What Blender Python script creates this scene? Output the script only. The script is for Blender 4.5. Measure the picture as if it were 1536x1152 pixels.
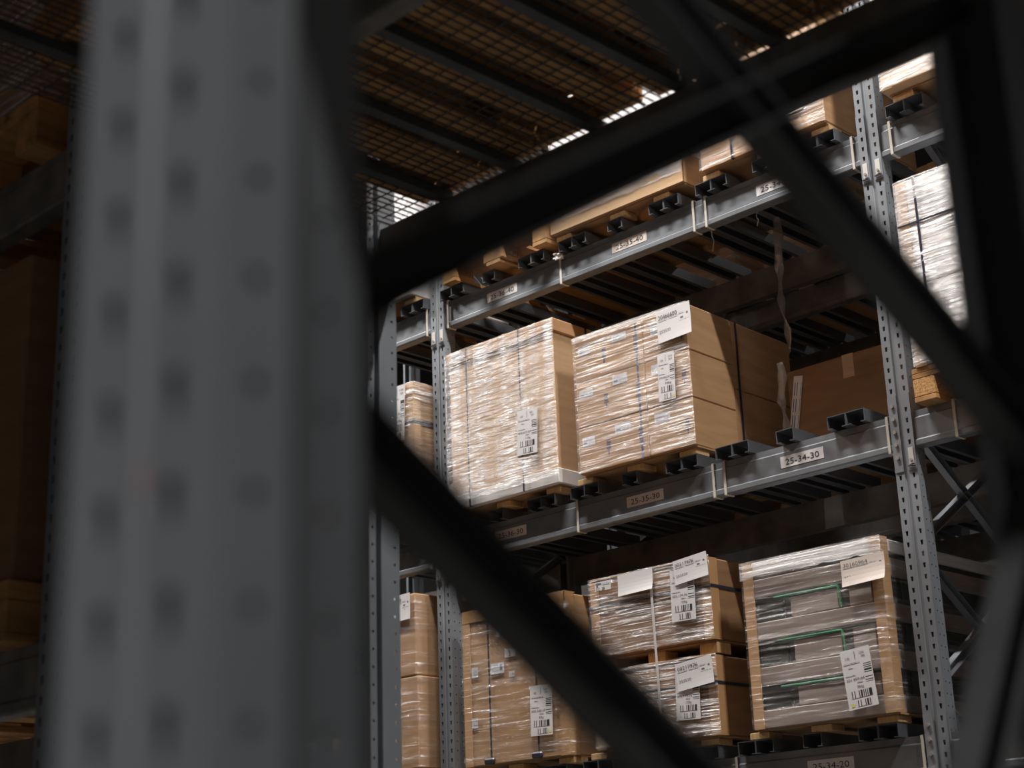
import bpy, math, random
from mathutils import Vector, Matrix
random.seed(7)
for o in list(bpy.data.objects): bpy.data.objects.remove(o)
S = bpy.context.scene
COL = S.collection
PI = math.pi

# ------------------------------------------------------------------ camera
CAMC = Vector((6.2493, -5.8375, -1.9282))
RT = Vector((0.710295, 0.703031, -0.035047)); UP = Vector((0.244856, -0.200093, 0.948688)); FW = Vector((-0.659944, 0.682430, 0.314266))
cd = bpy.data.cameras.new('camera'); cam = bpy.data.objects.new('camera', cd); COL.objects.link(cam)
M3 = Matrix((RT, UP, -FW)).transposed()
cam.matrix_world = Matrix.Translation(CAMC) @ M3.to_4x4()
cd.sensor_width = 36.0; cd.lens = 2458.87 / 1536 * 36.0
cd.clip_start = 0.02; cd.clip_end = 100
cd.dof.use_dof = True; cd.dof.focus_distance = 7.3; cd.dof.aperture_fstop = 3.5; cd.dof.aperture_blades = 9
S.camera = cam

# ------------------------------------------------------------------ world, exposure
W = bpy.data.worlds.new('world'); S.world = W; W.use_nodes = True
W.node_tree.nodes['Background'].inputs[0].default_value = (0.6, 0.65, 0.7, 1)
W.node_tree.nodes['Background'].inputs[1].default_value = 0.0006
S.view_settings.view_transform = 'Standard'
S.view_settings.look = 'None'
S.view_settings.gamma = 1.0
S.view_settings.use_curve_mapping = False
S.view_settings.exposure = 0.0

FLOOR, CEIL = -3.75, 6.6
LAMP_Z = 4.8
LAMPS = [  # x, y, power, which, label
    (-8.7, -1.4, 390, 'aisle', 'long ceiling lamp far down the aisle before the far rack'),
    (-3.5, -1.4, 390, 'aisle', 'long ceiling lamp over the aisle before slot 25-37'),
    (1.7, -1.4, 390, 'aisle', 'long ceiling lamp over the aisle before slot 25-35'),
    (6.9, -1.4, 390, 'aisle', 'long ceiling lamp over the aisle, nearest to the viewer'),
    (7.8, -8.0, 520, 'near', 'long ceiling lamp over the aisle behind the viewer'),
    (-1.5, 4.3, 45, 'back', 'long ceiling lamp behind the rear row, farther one'),
    (3.8, 4.3, 45, 'back', 'long ceiling lamp behind the rear row, nearer one'),
]

# ------------------------------------------------------------------ mesh helper
class MB:
    def __init__(s): s.v = []; s.f = []
    def quad(s, a, b, c, d):
        n = len(s.v); s.v += [a, b, c, d]; s.f.append((n, n+1, n+2, n+3)); return s
    def box(s, x0, x1, y0, y1, z0, z1):
        n = len(s.v)
        s.v += [(x0,y0,z0),(x1,y0,z0),(x1,y1,z0),(x0,y1,z0),(x0,y0,z1),(x1,y0,z1),(x1,y1,z1),(x0,y1,z1)]
        s.f += [(n,n+3,n+2,n+1),(n+4,n+5,n+6,n+7),(n,n+1,n+5,n+4),(n+1,n+2,n+6,n+5),(n+2,n+3,n+7,n+6),(n+3,n,n+4,n+7)]
        return s
    def cbox(s, x0, x1, y0, y1, z0, z1, c=0.006):
        n = len(s.v); F = s.f
        idx = {}
        for i, x in enumerate((x0, x1)):
            for j, y in enumerate((y0, y1)):
                for k, z in enumerate((z0, z1)):
                    dx = c if i == 0 else -c; dy = c if j == 0 else -c; dz = c if k == 0 else -c
                    idx[i,j,k] = len(s.v)
                    s.v += [(x, y+dy, z+dz), (x+dx, y, z+dz), (x+dx, y+dy, z)]
        I = lambda i, j, k, a: idx[i,j,k] + a
        F += [(I(0,0,0,0),I(0,0,1,0),I(0,1,1,0),I(0,1,0,0)), (I(1,0,0,0),I(1,1,0,0),I(1,1,1,0),I(1,0,1,0)),
              (I(0,0,0,1),I(1,0,0,1),I(1,0,1,1),I(0,0,1,1)), (I(0,1,0,1),I(0,1,1,1),I(1,1,1,1),I(1,1,0,1)),
              (I(0,0,0,2),I(0,1,0,2),I(1,1,0,2),I(1,0,0,2)), (I(0,0,1,2),I(1,0,1,2),I(1,1,1,2),I(0,1,1,2))]
        for j in (0, 1):
            for k in (0, 1): F.append((I(0,j,k,1),I(1,j,k,1),I(1,j,k,2),I(0,j,k,2)))
        for i in (0, 1):
            for k in (0, 1): F.append((I(i,0,k,0),I(i,1,k,0),I(i,1,k,2),I(i,0,k,2)))
        for i in (0, 1):
            for j in (0, 1): F.append((I(i,j,0,0),I(i,j,1,0),I(i,j,1,1),I(i,j,0,1)))
        for k3 in idx.values(): F.append((k3, k3+1, k3+2))
        return s
    def obox(s, c, ax, h):
        c = Vector(c); A = [Vector(a).normalized()*hh for a, hh in zip(ax, h)]; n = len(s.v)
        for sz in (-1, 1):
            for sx, sy in ((-1,-1),(1,-1),(1,1),(-1,1)): s.v.append(tuple(c + A[0]*sx + A[1]*sy + A[2]*sz))
        s.f += [(n,n+3,n+2,n+1),(n+4,n+5,n+6,n+7),(n,n+1,n+5,n+4),(n+1,n+2,n+6,n+5),(n+2,n+3,n+7,n+6),(n+3,n,n+4,n+7)]
        return s
    def tube(s, p0, p1, r, k=6):
        p0, p1 = Vector(p0), Vector(p1); d = (p1-p0).normalized()
        u = d.orthogonal().normalized(); w = d.cross(u); n = len(s.v)
        for p in (p0, p1):
            for i in range(k):
                a = 2*PI*i/k; s.v.append(tuple(p + u*r*math.cos(a) + w*r*math.sin(a)))
        for i in range(k): s.f.append((n+i, n+(i+1)%k, n+k+(i+1)%k, n+k+i))
        s.f.append(tuple(n+k-1-i for i in range(k))); s.f.append(tuple(n+k+i for i in range(k)))
        return s
    def prism(s, poly, x0, x1):          # polygon in (y, z), extruded along x
        n = len(s.v); k = len(poly)
        s.v += [(x0, y, z) for y, z in poly] + [(x1, y, z) for y, z in poly]
        for i in range(k): s.f.append((n+i, n+(i+1)%k, n+k+(i+1)%k, n+k+i))
        s.f.append(tuple(n+k-1-i for i in range(k))); s.f.append(tuple(n+k+i for i in range(k)))
        return s
    def mesh(s, name, m=None, smooth=False, fix=True):
        me = bpy.data.meshes.new(name); me.from_pydata([tuple(v) for v in s.v], [], s.f)
        if fix:
            import bmesh
            b = bmesh.new(); b.from_mesh(me); bmesh.ops.recalc_face_normals(b, faces=b.faces); b.to_mesh(me); b.free()
        if m: me.materials.append(m)
        if smooth:
            for p in me.polygons: p.use_smooth = True
        me.update(); return me
    def build(s, name, m, parent=None, loc=(0,0,0), rot=(0,0,0), smooth=False, fix=True):
        return link(name, s.mesh(name, m, smooth, fix), parent, loc, rot)

def link(name, me, parent=None, loc=(0,0,0), rot=(0,0,0)):
    o = bpy.data.objects.new(name, me); COL.objects.link(o)
    o.location = loc; o.rotation_euler = rot
    if parent: o.parent = parent
    return o
def tag(o, label=None, cat=None, group=None, kind=None):
    if label: o['label'] = label
    if cat: o['category'] = cat; o['kind'] = 'thing'
    if group: o['group'] = group
    if kind: o['kind'] = kind
    return o
def thing(name, label, cat, loc, rz=0, group=None):
    o = bpy.data.objects.new(name, None); COL.objects.link(o)
    o.location = loc; o.rotation_euler = (0,0,rz); o.empty_display_size = .05
    return tag(o, label, cat, group)

# ------------------------------------------------------------------ materials
def nodes(name):
    m = bpy.data.materials.new(name); m.use_nodes = True
    nt = m.node_tree; nt.nodes.clear()
    out = nt.nodes.new('ShaderNodeOutputMaterial')
    return m, nt, nt.nodes.new, nt.links.new, out
def coords(nt, stretch):
    N, L = nt.nodes.new, nt.links.new
    tc = N('ShaderNodeTexCoord'); mp = N('ShaderNodeMapping'); mp.inputs['Scale'].default_value = stretch
    L(tc.outputs['Object'], mp.inputs[0]); return mp.outputs[0]
def mat(name, col, rough=.6, metal=0., var=.18, stretch=(6,6,6), bump=0., detail=4, hue=None, spec=.5):
    m, nt, N, L, out = nodes(name)
    p = N('ShaderNodeBsdfPrincipled'); L(p.outputs[0], out.inputs[0])
    p.inputs['Roughness'].default_value = rough; p.inputs['Metallic'].default_value = metal
    p.inputs['Specular IOR Level'].default_value = spec
    c = coords(nt, stretch); nz = N('ShaderNodeTexNoise'); nz.inputs['Scale'].default_value = 1; nz.inputs['Detail'].default_value = detail
    L(c, nz.inputs['Vector'])
    r = N('ShaderNodeValToRGB'); r.color_ramp.elements[0].position = .3; r.color_ramp.elements[1].position = .7
    lo = [x*(1-var) for x in col]; hi = [min(1, x*(1+var)) for x in col]
    if hue: lo = [a*b for a, b in zip(lo, hue)]
    r.color_ramp.elements[0].color = (*lo, 1); r.color_ramp.elements[1].color = (*hi, 1)
    L(nz.outputs['Fac'], r.inputs[0]); L(r.outputs[0], p.inputs['Base Color'])
    if bump:
        b = N('ShaderNodeBump'); b.inputs['Strength'].default_value = bump; b.inputs['Distance'].default_value = .004
        L(nz.outputs['Fac'], b.inputs['Height']); L(b.outputs[0], p.inputs['Normal'])
    return m
def film_mat(name, base=.08, band=None, amt=.6, tint=(.92,.90,.90), stretch=(2.2,2.2,46), lo=.5, hi=.72, rough=.22, bump=.8, tilt=.06, streak_white=.45):
    m, nt, N, L, out = nodes(name)
    tc = N('ShaderNodeTexCoord'); mp = N('ShaderNodeMapping'); mp.inputs['Scale'].default_value = stretch; mp.inputs['Rotation'].default_value = (0, tilt, 0)
    L(tc.outputs['Object'], mp.inputs[0])
    n1 = N('ShaderNodeTexNoise'); n1.inputs['Scale'].default_value = 1; n1.inputs['Detail'].default_value = 5; n1.inputs['Roughness'].default_value = .65; n1.inputs['Distortion'].default_value = .6
    L(mp.outputs[0], n1.inputs['Vector'])
    n2 = N('ShaderNodeTexNoise'); n2.inputs['Scale'].default_value = 3.2; n2.inputs['Detail'].default_value = 2
    if band:
        m2 = N('ShaderNodeMapping'); m2.inputs['Scale'].default_value = band; L(tc.outputs['Object'], m2.inputs[0]); L(m2.outputs[0], n2.inputs['Vector'])
    else: L(tc.outputs['Object'], n2.inputs['Vector'])
    rp = N('ShaderNodeMapRange'); rp.inputs['From Min'].default_value = lo; rp.inputs['From Max'].default_value = hi
    L(n1.outputs['Fac'], rp.inputs['Value'])
    r2 = N('ShaderNodeMapRange'); r2.inputs['From Min'].default_value = .3; r2.inputs['From Max'].default_value = .65; r2.inputs['To Min'].default_value = .25
    L(n2.outputs['Fac'], r2.inputs['Value'])
    mu = N('ShaderNodeMath'); mu.operation = 'MULTIPLY'; L(rp.outputs[0], mu.inputs[0]); L(r2.outputs[0], mu.inputs[1])
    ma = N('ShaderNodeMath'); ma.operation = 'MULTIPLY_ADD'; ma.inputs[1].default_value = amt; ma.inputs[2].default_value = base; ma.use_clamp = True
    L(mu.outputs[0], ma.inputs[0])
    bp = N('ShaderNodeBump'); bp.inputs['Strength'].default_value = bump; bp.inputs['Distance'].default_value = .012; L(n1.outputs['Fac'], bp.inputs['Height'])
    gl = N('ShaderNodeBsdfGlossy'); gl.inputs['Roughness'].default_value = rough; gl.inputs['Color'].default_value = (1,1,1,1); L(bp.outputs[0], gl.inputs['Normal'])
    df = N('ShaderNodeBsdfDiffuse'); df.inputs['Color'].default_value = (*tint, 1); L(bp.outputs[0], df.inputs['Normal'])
    mx = N('ShaderNodeMixShader'); mx.inputs[0].default_value = streak_white; L(gl.outputs[0], mx.inputs[1]); L(df.outputs[0], mx.inputs[2])  # diffuse white streaks: milky film plus its highlights put into the colour
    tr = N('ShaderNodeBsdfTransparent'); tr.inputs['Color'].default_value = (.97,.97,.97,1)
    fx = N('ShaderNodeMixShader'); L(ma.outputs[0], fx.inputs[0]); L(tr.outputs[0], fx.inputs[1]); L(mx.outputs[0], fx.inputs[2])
    L(fx.outputs[0], out.inputs[0])
    return m
def barcode_mat(name, freq, axis=0):
    m, nt, N, L, out = nodes(name)
    p = N('ShaderNodeBsdfPrincipled'); p.inputs['Roughness'].default_value = .6; L(p.outputs[0], out.inputs[0])
    tc = N('ShaderNodeTexCoord'); sp = N('ShaderNodeSeparateXYZ'); L(tc.outputs['Object'], sp.inputs[0])
    mu = N('ShaderNodeMath'); mu.operation = 'MULTIPLY'; mu.inputs[1].default_value = freq; L(sp.outputs[axis], mu.inputs[0])
    fl = N('ShaderNodeMath'); fl.operation = 'FLOOR'; L(mu.outputs[0], fl.inputs[0])
    wn = N('ShaderNodeTexWhiteNoise'); wn.noise_dimensions = '1D'; L(fl.outputs[0], wn.inputs['W'])
    gt = N('ShaderNodeMath'); gt.operation = 'GREATER_THAN'; gt.inputs[1].default_value = .52; L(wn.outputs['Value'], gt.inputs[0])
    mx = N('ShaderNodeMix'); mx.data_type = 'RGBA'; L(gt.outputs[0], mx.inputs['Factor'])
    mx.inputs['A'].default_value = (.02,.02,.025,1); mx.inputs['B'].default_value = (.72,.72,.73,1)
    L(mx.outputs['Result'], p.inputs['Base Color'])
    return m
def fine_print_mat(name):        # rows of unreadably small print
    m, nt, N, L, out = nodes(name)
    p = N('ShaderNodeBsdfPrincipled'); p.inputs['Roughness'].default_value = .6; L(p.outputs[0], out.inputs[0])
    c = coords(nt, (260, 190, 1)); nz = N('ShaderNodeTexNoise'); nz.inputs['Scale'].default_value = 1; nz.inputs['Detail'].default_value = 1; L(c, nz.inputs['Vector'])
    r = N('ShaderNodeValToRGB'); r.color_ramp.elements[0].position = .44; r.color_ramp.elements[1].position = .52
    r.color_ramp.elements[0].color = (.28,.28,.3,1); r.color_ramp.elements[1].color = (.72,.72,.73,1)
    L(nz.outputs['Fac'], r.inputs[0]); L(r.outputs[0], p.inputs['Base Color']); return m

STEEL   = mat('galvanised upright steel', (.235,.258,.285), .5, .25, .14, (5,5,2.5), .03)
STEEL_D = mat('dull brace steel', (.075,.08,.085), .55, .3, .2, (8,8,8))
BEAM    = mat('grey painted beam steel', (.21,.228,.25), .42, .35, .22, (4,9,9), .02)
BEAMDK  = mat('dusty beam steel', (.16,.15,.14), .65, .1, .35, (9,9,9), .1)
CHAN    = mat('zinc channel steel', (.15,.165,.185), .4, .5, .25, (8,3,8))
BOLT    = mat('zinc bolts', (.5,.46,.42), .4, .6, .2, (40,40,40))
CLIP    = mat('pale lock clips', (.62,.6,.57), .5, .2, .1)
TIE     = mat('cream plastic tie', (.56,.53,.45), .5, 0, .1)
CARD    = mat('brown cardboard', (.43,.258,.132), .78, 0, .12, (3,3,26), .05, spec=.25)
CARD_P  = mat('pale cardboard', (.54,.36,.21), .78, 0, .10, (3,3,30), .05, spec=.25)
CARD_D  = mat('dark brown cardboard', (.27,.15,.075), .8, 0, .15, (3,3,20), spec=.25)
CARD_B  = mat('cardboard block', (.60,.40,.20), .8, 0, .16, (60,60,4), .1, spec=.25)
EDGE    = mat('cardboard corner board', (.47,.275,.125), .7, 0, .1, (8,8,3), spec=.3)
WHITEC  = mat('white coated board', (.74,.73,.72), .6, 0, .05, (4,4,20))
PALEBOX = mat('white carton board', (.66,.65,.66), .55, 0, .07, (3,3,14))
GREYPL  = mat('grey brown board', (.30,.245,.215), .6, 0, .14, (5,5,40), .06)
DARKIN  = mat('dark green packing', (.028,.038,.036), .5, 0, .5, (20,20,20))
GREEN   = mat('green plastic edge', (.03,.22,.10), .4, 0, .2)
WOOD    = mat('pallet wood', (.52,.29,.115), .75, 0, .3, (18,2.5,18), .12)
WOODDK  = mat('old pallet wood', (.40,.21,.075), .8, 0, .35, (18,2.5,18), .1)
CHIP    = mat('chipboard block', (.50,.275,.10), .85, 0, .5, (120,120,120), .4)
PAPER   = mat('white paper', (.74,.73,.74), .6, 0, .04, (6,6,6))
PAPER_W = mat('warm label paper', (.72,.645,.59), .6, 0, .05, (6,6,6))
PAPER_S = mat('small pale sticker', (.60,.62,.68), .5, 0, .12, (30,30,60))
INK     = mat('black ink', (.03,.03,.045), .6, 0, .1)
INKGREY = mat('grey ink', (.16,.16,.18), .6, 0, .1)
NAVY    = mat('navy print', (.035,.045,.10), .6, 0, .4, (30,30,40))
STRAP   = mat('black strap', (.03,.032,.05), .35, 0, .2)
STRAP_W = mat('white strap', (.66,.64,.63), .4, 0, .1)
YELLOW  = mat('yellow dot', (.75,.72,.15), .6, 0, .05)
RED     = mat('red spot', (.55,.06,.05), .6, 0, .05)
WIRE    = mat('dull wire', (.10,.10,.10), .5, .4, .2)
RUBBER  = mat('plate cream', (.55,.47,.42), .6, 0, .08)
CONC    = mat('floor concrete', (.125,.123,.117), .5, 0, .12, (1.2,1.2,1.2), .02)
ROOFM   = mat('roof sheet', (.10,.10,.10), .7, 0, .1)
WALLM   = mat('wall sheet', (.09,.09,.09), .7, 0, .1)
FILM    = film_mat('stretch film', .05, amt=.95, stretch=(3.4,3.4,120), lo=.47, hi=.62, streak_white=.5, bump=1.)
FILM_H  = film_mat('heavy stretch film', .08, amt=1.0, band=(5.5,5.5,.4), stretch=(7,7,150), lo=.42, hi=.60, streak_white=.55, bump=1.)
FILM_L  = film_mat('light stretch film', .05, amt=.75, stretch=(2.2,2.2,48), lo=.50, hi=.70, rough=.16, streak_white=.3, bump=1.)
FILM_W  = film_mat('white stretch film', .30, amt=.6, tint=(.95,.94,.95), stretch=(2.5,2.5,60), lo=.4, hi=.7, rough=.25, streak_white=.6, tilt=.1)
FILM_V  = film_mat('clouded strip film', .45, amt=.4, tint=(.5,.45,.42), stretch=(30,30,6), streak_white=.6)
BARS    = barcode_mat('barcode', 230); BARS_V = barcode_mat('barcode upright', 260, 1)
FINE    = fine_print_mat('fine print')
LAMPM = bpy.data.materials.new('lamp diffuser'); LAMPM.use_nodes = True
_p = LAMPM.node_tree.nodes['Principled BSDF']; _p.inputs['Emission Color'].default_value = (1,.95,.88,1); _p.inputs['Emission Strength'].default_value = 6

# ------------------------------------------------------------------ shell
def struct(name, m, *a): return tag(MB().box(*a).build(name, m), kind='structure')
struct('floor', CONC, -14, 14, -14, 10, FLOOR-.2, FLOOR)
struct('ceiling', ROOFM, -14, 14, -14, 10, CEIL, CEIL+.2)
struct('wall_left', WALLM, -14.2, -14, -14, 10, FLOOR, CEIL)
struct('wall_right', WALLM, 14, 14.2, -14, 10, FLOOR, CEIL)
struct('wall_back', WALLM, -14, 14, 10, 10.2, FLOOR, CEIL)
struct('wall_front', WALLM, -14, 14, -14.2, -14, FLOOR, CEIL)

# ------------------------------------------------------------------ lamps
def aisle_lamp(x, y, power, label, group):
    t = thing('aisle_lamp', label, 'lamp', (x, y, LAMP_Z), 0, group)
    MB().prism([(-.10,0),(-.06,.09),(.06,.09),(.10,0),(.085,0),(.05,.075),(-.05,.075),(-.085,0)], -.75, .75).build('housing', CLIP, t)
    MB().box(-.73, .73, -.05, .05, .03, .06).build('diffuser', LAMPM, t)
    for s in (-.6, .6): MB().tube((s,0,.085), (s,0,CEIL-LAMP_Z), .004).build('hanger', WIRE, t)
    ld = bpy.data.lights.new('lamp_light', 'AREA'); ld.shape = 'RECTANGLE'; ld.size = 1.45; ld.size_y = .14
    ld.energy = power; ld.color = (1.0, .95, .905)
    lo = bpy.data.objects.new('lamp_light', ld); COL.objects.link(lo); lo.parent = t; lo.location = (0,0,-.01)
for x, y, p, w, txt in LAMPS:
    aisle_lamp(x, y, p, txt, {'aisle': 'lamps over the rack aisle', 'near': 'lamps over the near aisle', 'back': 'lamps over the rear aisle'}[w])

# ------------------------------------------------------------------ rack uprights
PITCH = .047
PROF = {
 'std':  [((.028,.085),(.010,.085),0),((.010,.085),(.010,.048),'r'),((.010,.048),(0,.040),0),((0,.040),(0,0),'r'),
          ((0,0),(.042,0),'s'),((.042,0),(.047,.006),0),((.047,.006),(.058,.006),0),((.058,.006),(.063,0),0),((.063,0),(.105,0),'s'),
          ((.105,0),(.105,.040),'r'),((.105,.040),(.095,.048),0),((.095,.048),(.095,.085),'r'),((.095,.085),(.077,.085),0)],
 'near': [((.036,.095),(.023,.095),0),((.023,.095),(.008,.042),0),((.008,.042),(0,.037),0),((0,.037),(0,0),0),
          ((0,0),(.012,0),0),((.012,0),(.052,0),'s'),((.052,0),(.0545,.005),0),((.0545,.005),(.0595,.005),0),((.0595,.005),(.062,0),0),((.062,0),(.102,0),'s'),((.102,0),(.112,0),0),
          ((.112,0),(.112,.037),'r'),((.112,.037),(.104,.042),0),((.104,.042),(.089,.095),'r'),((.089,.095),(.076,.095),0)],
 'deep': [((.022,.106),(0,.106),0),((0,.106),(0,.086),0),((0,.086),(.014,.083),0),((.014,.083),(.014,.068),0),((.014,.068),(0,.065),0),((0,.065),(0,.034),0),((0,.034),(0,0),0),
          ((0,0),(.042,0),'s'),((.042,0),(.047,.006),0),((.047,.006),(.058,.006),0),((.058,.006),(.063,0),0),((.063,0),(.105,0),'s'),
          ((.105,0),(.105,.034),'r'),((.105,.034),(.105,.065),0),((.105,.065),(.091,.068),0),((.091,.068),(.091,.083),0),((.091,.083),(.105,.086),0),((.105,.086),(.105,.106),'r'),((.105,.106),(.083,.106),0)],
}
SLOT = [(-.0062,.010),(.0062,.010),(.0042,-.010),(-.0042,-.010)]
def strip(mb, a, b, kind, z0, z1, hz0, hz1):
    """vertical sheet strip between plan points a and b; kind 's' punched with tapered slots, 'r' with round holes, between hz0 and hz1"""
    a, b = Vector((*a,0)), Vector((*b,0)); L = (b-a).length; d = (b-a)/L
    P = lambda u, z: tuple(a + d*u + Vector((0,0,z)))
    if not kind: mb.quad(P(0,z0), P(L,z0), P(L,z1), P(0,z1)); return
    n = int((hz1-hz0)/PITCH)
    if hz0 > z0+1e-6: mb.quad(P(0,z0), P(L,z0), P(L,hz0), P(0,hz0))
    ze = hz0 + n*PITCH
    if ze < z1-1e-6: mb.quad(P(0,ze), P(L,ze), P(L,z1), P(0,z1))
    for i in range(n):
        zb = hz0 + i*PITCH; zc = zb + PITCH/2; zt = zb + PITCH; u = L/2
        k = len(mb.v)
        if kind == 's':
            mb.v += [P(0,zt),P(L,zt),P(L,zb),P(0,zb)] + [P(u+x, zc+z) for x, z in SLOT]
            mb.f += [(k,k+1,k+5,k+4),(k+1,k+2,k+6,k+5),(k+2,k+3,k+7,k+6),(k+3,k,k+4,k+7)]
        else:
            r = .0042
            O = [(0,zt),(u,zt),(L,zt),(L,zc),(L,zb),(u,zb),(0,zb),(0,zc)]
            mb.v += [P(*q) for q in O] + [P(u + r*math.cos(t), zc + r*math.sin(t)) for t in [PI*.75-PI/4*j for j in range(8)]]
            for j in range(8): mb.f.append((k+j, k+(j+1)%8, k+8+(j+1)%8, k+8+j))
TOP = 4.4
def upright_mesh(name, prof, hz0, hz1, m):
    mb = MB()
    for a, b, k in PROF[prof]: strip(mb, a, b, k, 0, TOP-FLOOR, hz0-FLOOR, hz1-FLOOR)
    return mb.mesh(name, m, fix=False)
UP_FAR = upright_mesh('upright_far', 'std', -1.75, 2.3, STEEL)
UP_NEAR = upright_mesh('upright_near', 'near', -2.25, -1.05, STEEL)
UP_MID = upright_mesh('upright_mid', 'deep', -1.9, .6, STEEL)
PROF['deep_m'] = [((.105-b[0],b[1]),(.105-a[0],a[1]),k) for a, b, k in reversed(PROF['deep'])]
UP_MID_R = upright_mesh('upright_mid_rear', 'deep_m', -1.9, .6, STEEL)
UP_PLAIN = upright_mesh('upright_plain', 'std', 0, 0.001, STEEL)
UP_PLAIN_D = upright_mesh('upright_plain_deep', 'deep', 0, 0.001, STEEL)
def brace_mb(p0, p1, xw=.030, h=.040, th=.003):
    """C-channel brace between two points in a plane of constant x"""
    p0, p1 = Vector(p0), Vector(p1); d = (p1-p0); ln = d.length; d.normalize()
    n = Vector((1,0,0)).cross(d); mid = (p0+p1)/2; X = Vector((1,0,0)); mb = MB()
    mb.obox(mid - X*(xw/2), (X, d, n), (th/2, ln/2, h/2))
    mb.obox(mid + n*(h/2-th/2), (X, d, n), (xw/2, ln/2, th/2))
    mb.obox(mid - n*(h/2-th/2), (X, d, n), (xw/2, ln/2, th/2))
    return mb
def rack_frame(label, X, Yf, Yr, front, rear, braces, group, deep=False, h=.04, bm=None, xw=.030):
    t = thing('rack_frame', label, 'rack frame', (X, Yf, FLOOR), 0, group)
    for me, y, rz, xx in ((front, 0, 0, 0), (rear, Yr-Yf, PI, .105)):
        u = link('upright', me, t, (xx, y, 0), (0,0,rz))
        md = u.modifiers.new('sheet', 'SOLIDIFY'); md.thickness = .0024; md.offset = 0
    for y in (-.02, Yr-Yf-.10): MB().box(-.02, .125, y, y+.12, 0, .008).build('base_plate', BOLT, t)
    for (y0, z0, y1, z1) in braces:
        brace_mb((.052, y0-Yf, z0-FLOOR), (.052, y1-Yf, z1-FLOOR), h=h, xw=xw).build('brace', bm or STEEL_D, t)
        for yy, zz in ((y0,z0),(y1,z1)): MB().tube((.02,yy-Yf,zz-FLOOR),(.085,yy-Yf,zz-FLOOR),.006).build('bolt', BOLT, t)
    return t
def lattice(Yf, Yr, zs, rise, gap):
    out = []
    for z in zs: out.append((Yf+.06, z, Yr-.06, z+rise)); out.append((Yf+.06, z+rise-gap, Yr-.06, z-gap))
    return out
FD = 1.02                       # far rack depth
LAT = lattice(0, FD, [-1.06+.58*k-.0 for k in range(-2, 7)], .56, .06)
rack_frame('tall slotted grey rack frame between labels 25-36 and 25-37', 0, 0, FD, UP_FAR, UP_PLAIN, LAT, 'far rack frames', bm=STEEL)
rack_frame('tall slotted grey rack frame between labels 25-33 and 25-34', 2.8, 0, FD, UP_FAR, UP_PLAIN, LAT, 'far rack frames', bm=STEEL)
rack_frame('grey rack frame one bay beyond the 25-36 frame', -2.8, 0, FD, UP_PLAIN, UP_PLAIN, LAT, 'far rack frames')
rack_frame('grey rack frame one bay nearer than the 25-33 label', 5.6, 0, FD, UP_PLAIN, UP_PLAIN, LAT, 'far rack frames')
RY0, RY1 = 1.36, 2.38           # row standing back to back with the far rack
for X, l in ((0, 'grey rack frame in the rear row, behind the 25-36 frame'), (2.8, 'grey rack frame in the rear row, behind the 25-34 frame'),
             (-2.8, 'grey rack frame in the rear row, far left'), (5.6, 'grey rack frame in the rear row, far right')):
    rack_frame(l, X, RY0, RY1, UP_PLAIN, UP_PLAIN, lattice(RY0, RY1, [-1.06+.58*k for k in range(-2, 7)], .56, .06), 'rear row frames')
# near rows (A: close to the camera, B: on the aisle)
AF, AR, BF, BR = -5.465, -4.55, -3.915, -2.905
NB = [(-5.41,-1.668,-4.61,-1.153), (-5.41,-1.172,-4.61,-1.587), (-5.41,-1.655,-4.61,-2.175), (-4.62,-1.60,-5.1,-2.32),
      (-5.41,-.95,-4.61,-.45), (-5.41,-2.75,-4.61,-2.25), (-5.41,-.4,-4.61,-.9)]
nf = rack_frame('huge blurred grey upright and braces close to the viewer', 5.61, AF, AR, UP_NEAR, UP_PLAIN, NB, 'near rack frames', h=.034, xw=.026)
MB().tube((.0570,.0025,-1.741-FLOOR),(.0570,.0048,-1.741-FLOOR),.0065,16).build('red_spot', RED, nf)  # small red disc in the groove of the near upright
bf = rack_frame('grey upright with round holes left of the stacked cartons', 2.855, BF, BR, UP_MID, UP_MID_R, lattice(BF, BR, [-1.2+.58*k for k in range(-3, 6)], .56, .06), 'near rack frames', deep=True)
pl = MB().box(.105, .109, .008, .11, -1.305-FLOOR, -.912-FLOOR).build('label_plate', RUBBER, bf)
for z in (-.975, -1.105, -1.24): MB().tube((.1085,.020,z-FLOOR),(.111,.020,z-FLOOR),.006,10).build('rivet', CARD_D, pl)
rack_frame('grey rack frame in the aisle row, beyond the right edge', 5.61, BF, BR, UP_PLAIN_D, UP_PLAIN_D, lattice(BF, BR, [-1.2+.58*k for k in range(-3, 6)], .56, .06), 'near rack frames')
rack_frame('grey rack frame beside the tunnel, beyond the left edge', 2.855, AF, AR, UP_PLAIN, UP_PLAIN, lattice(AF, AR, [-1.2+.58*k for k in range(-3, 6)], .52, .06), 'near rack frames')

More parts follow.
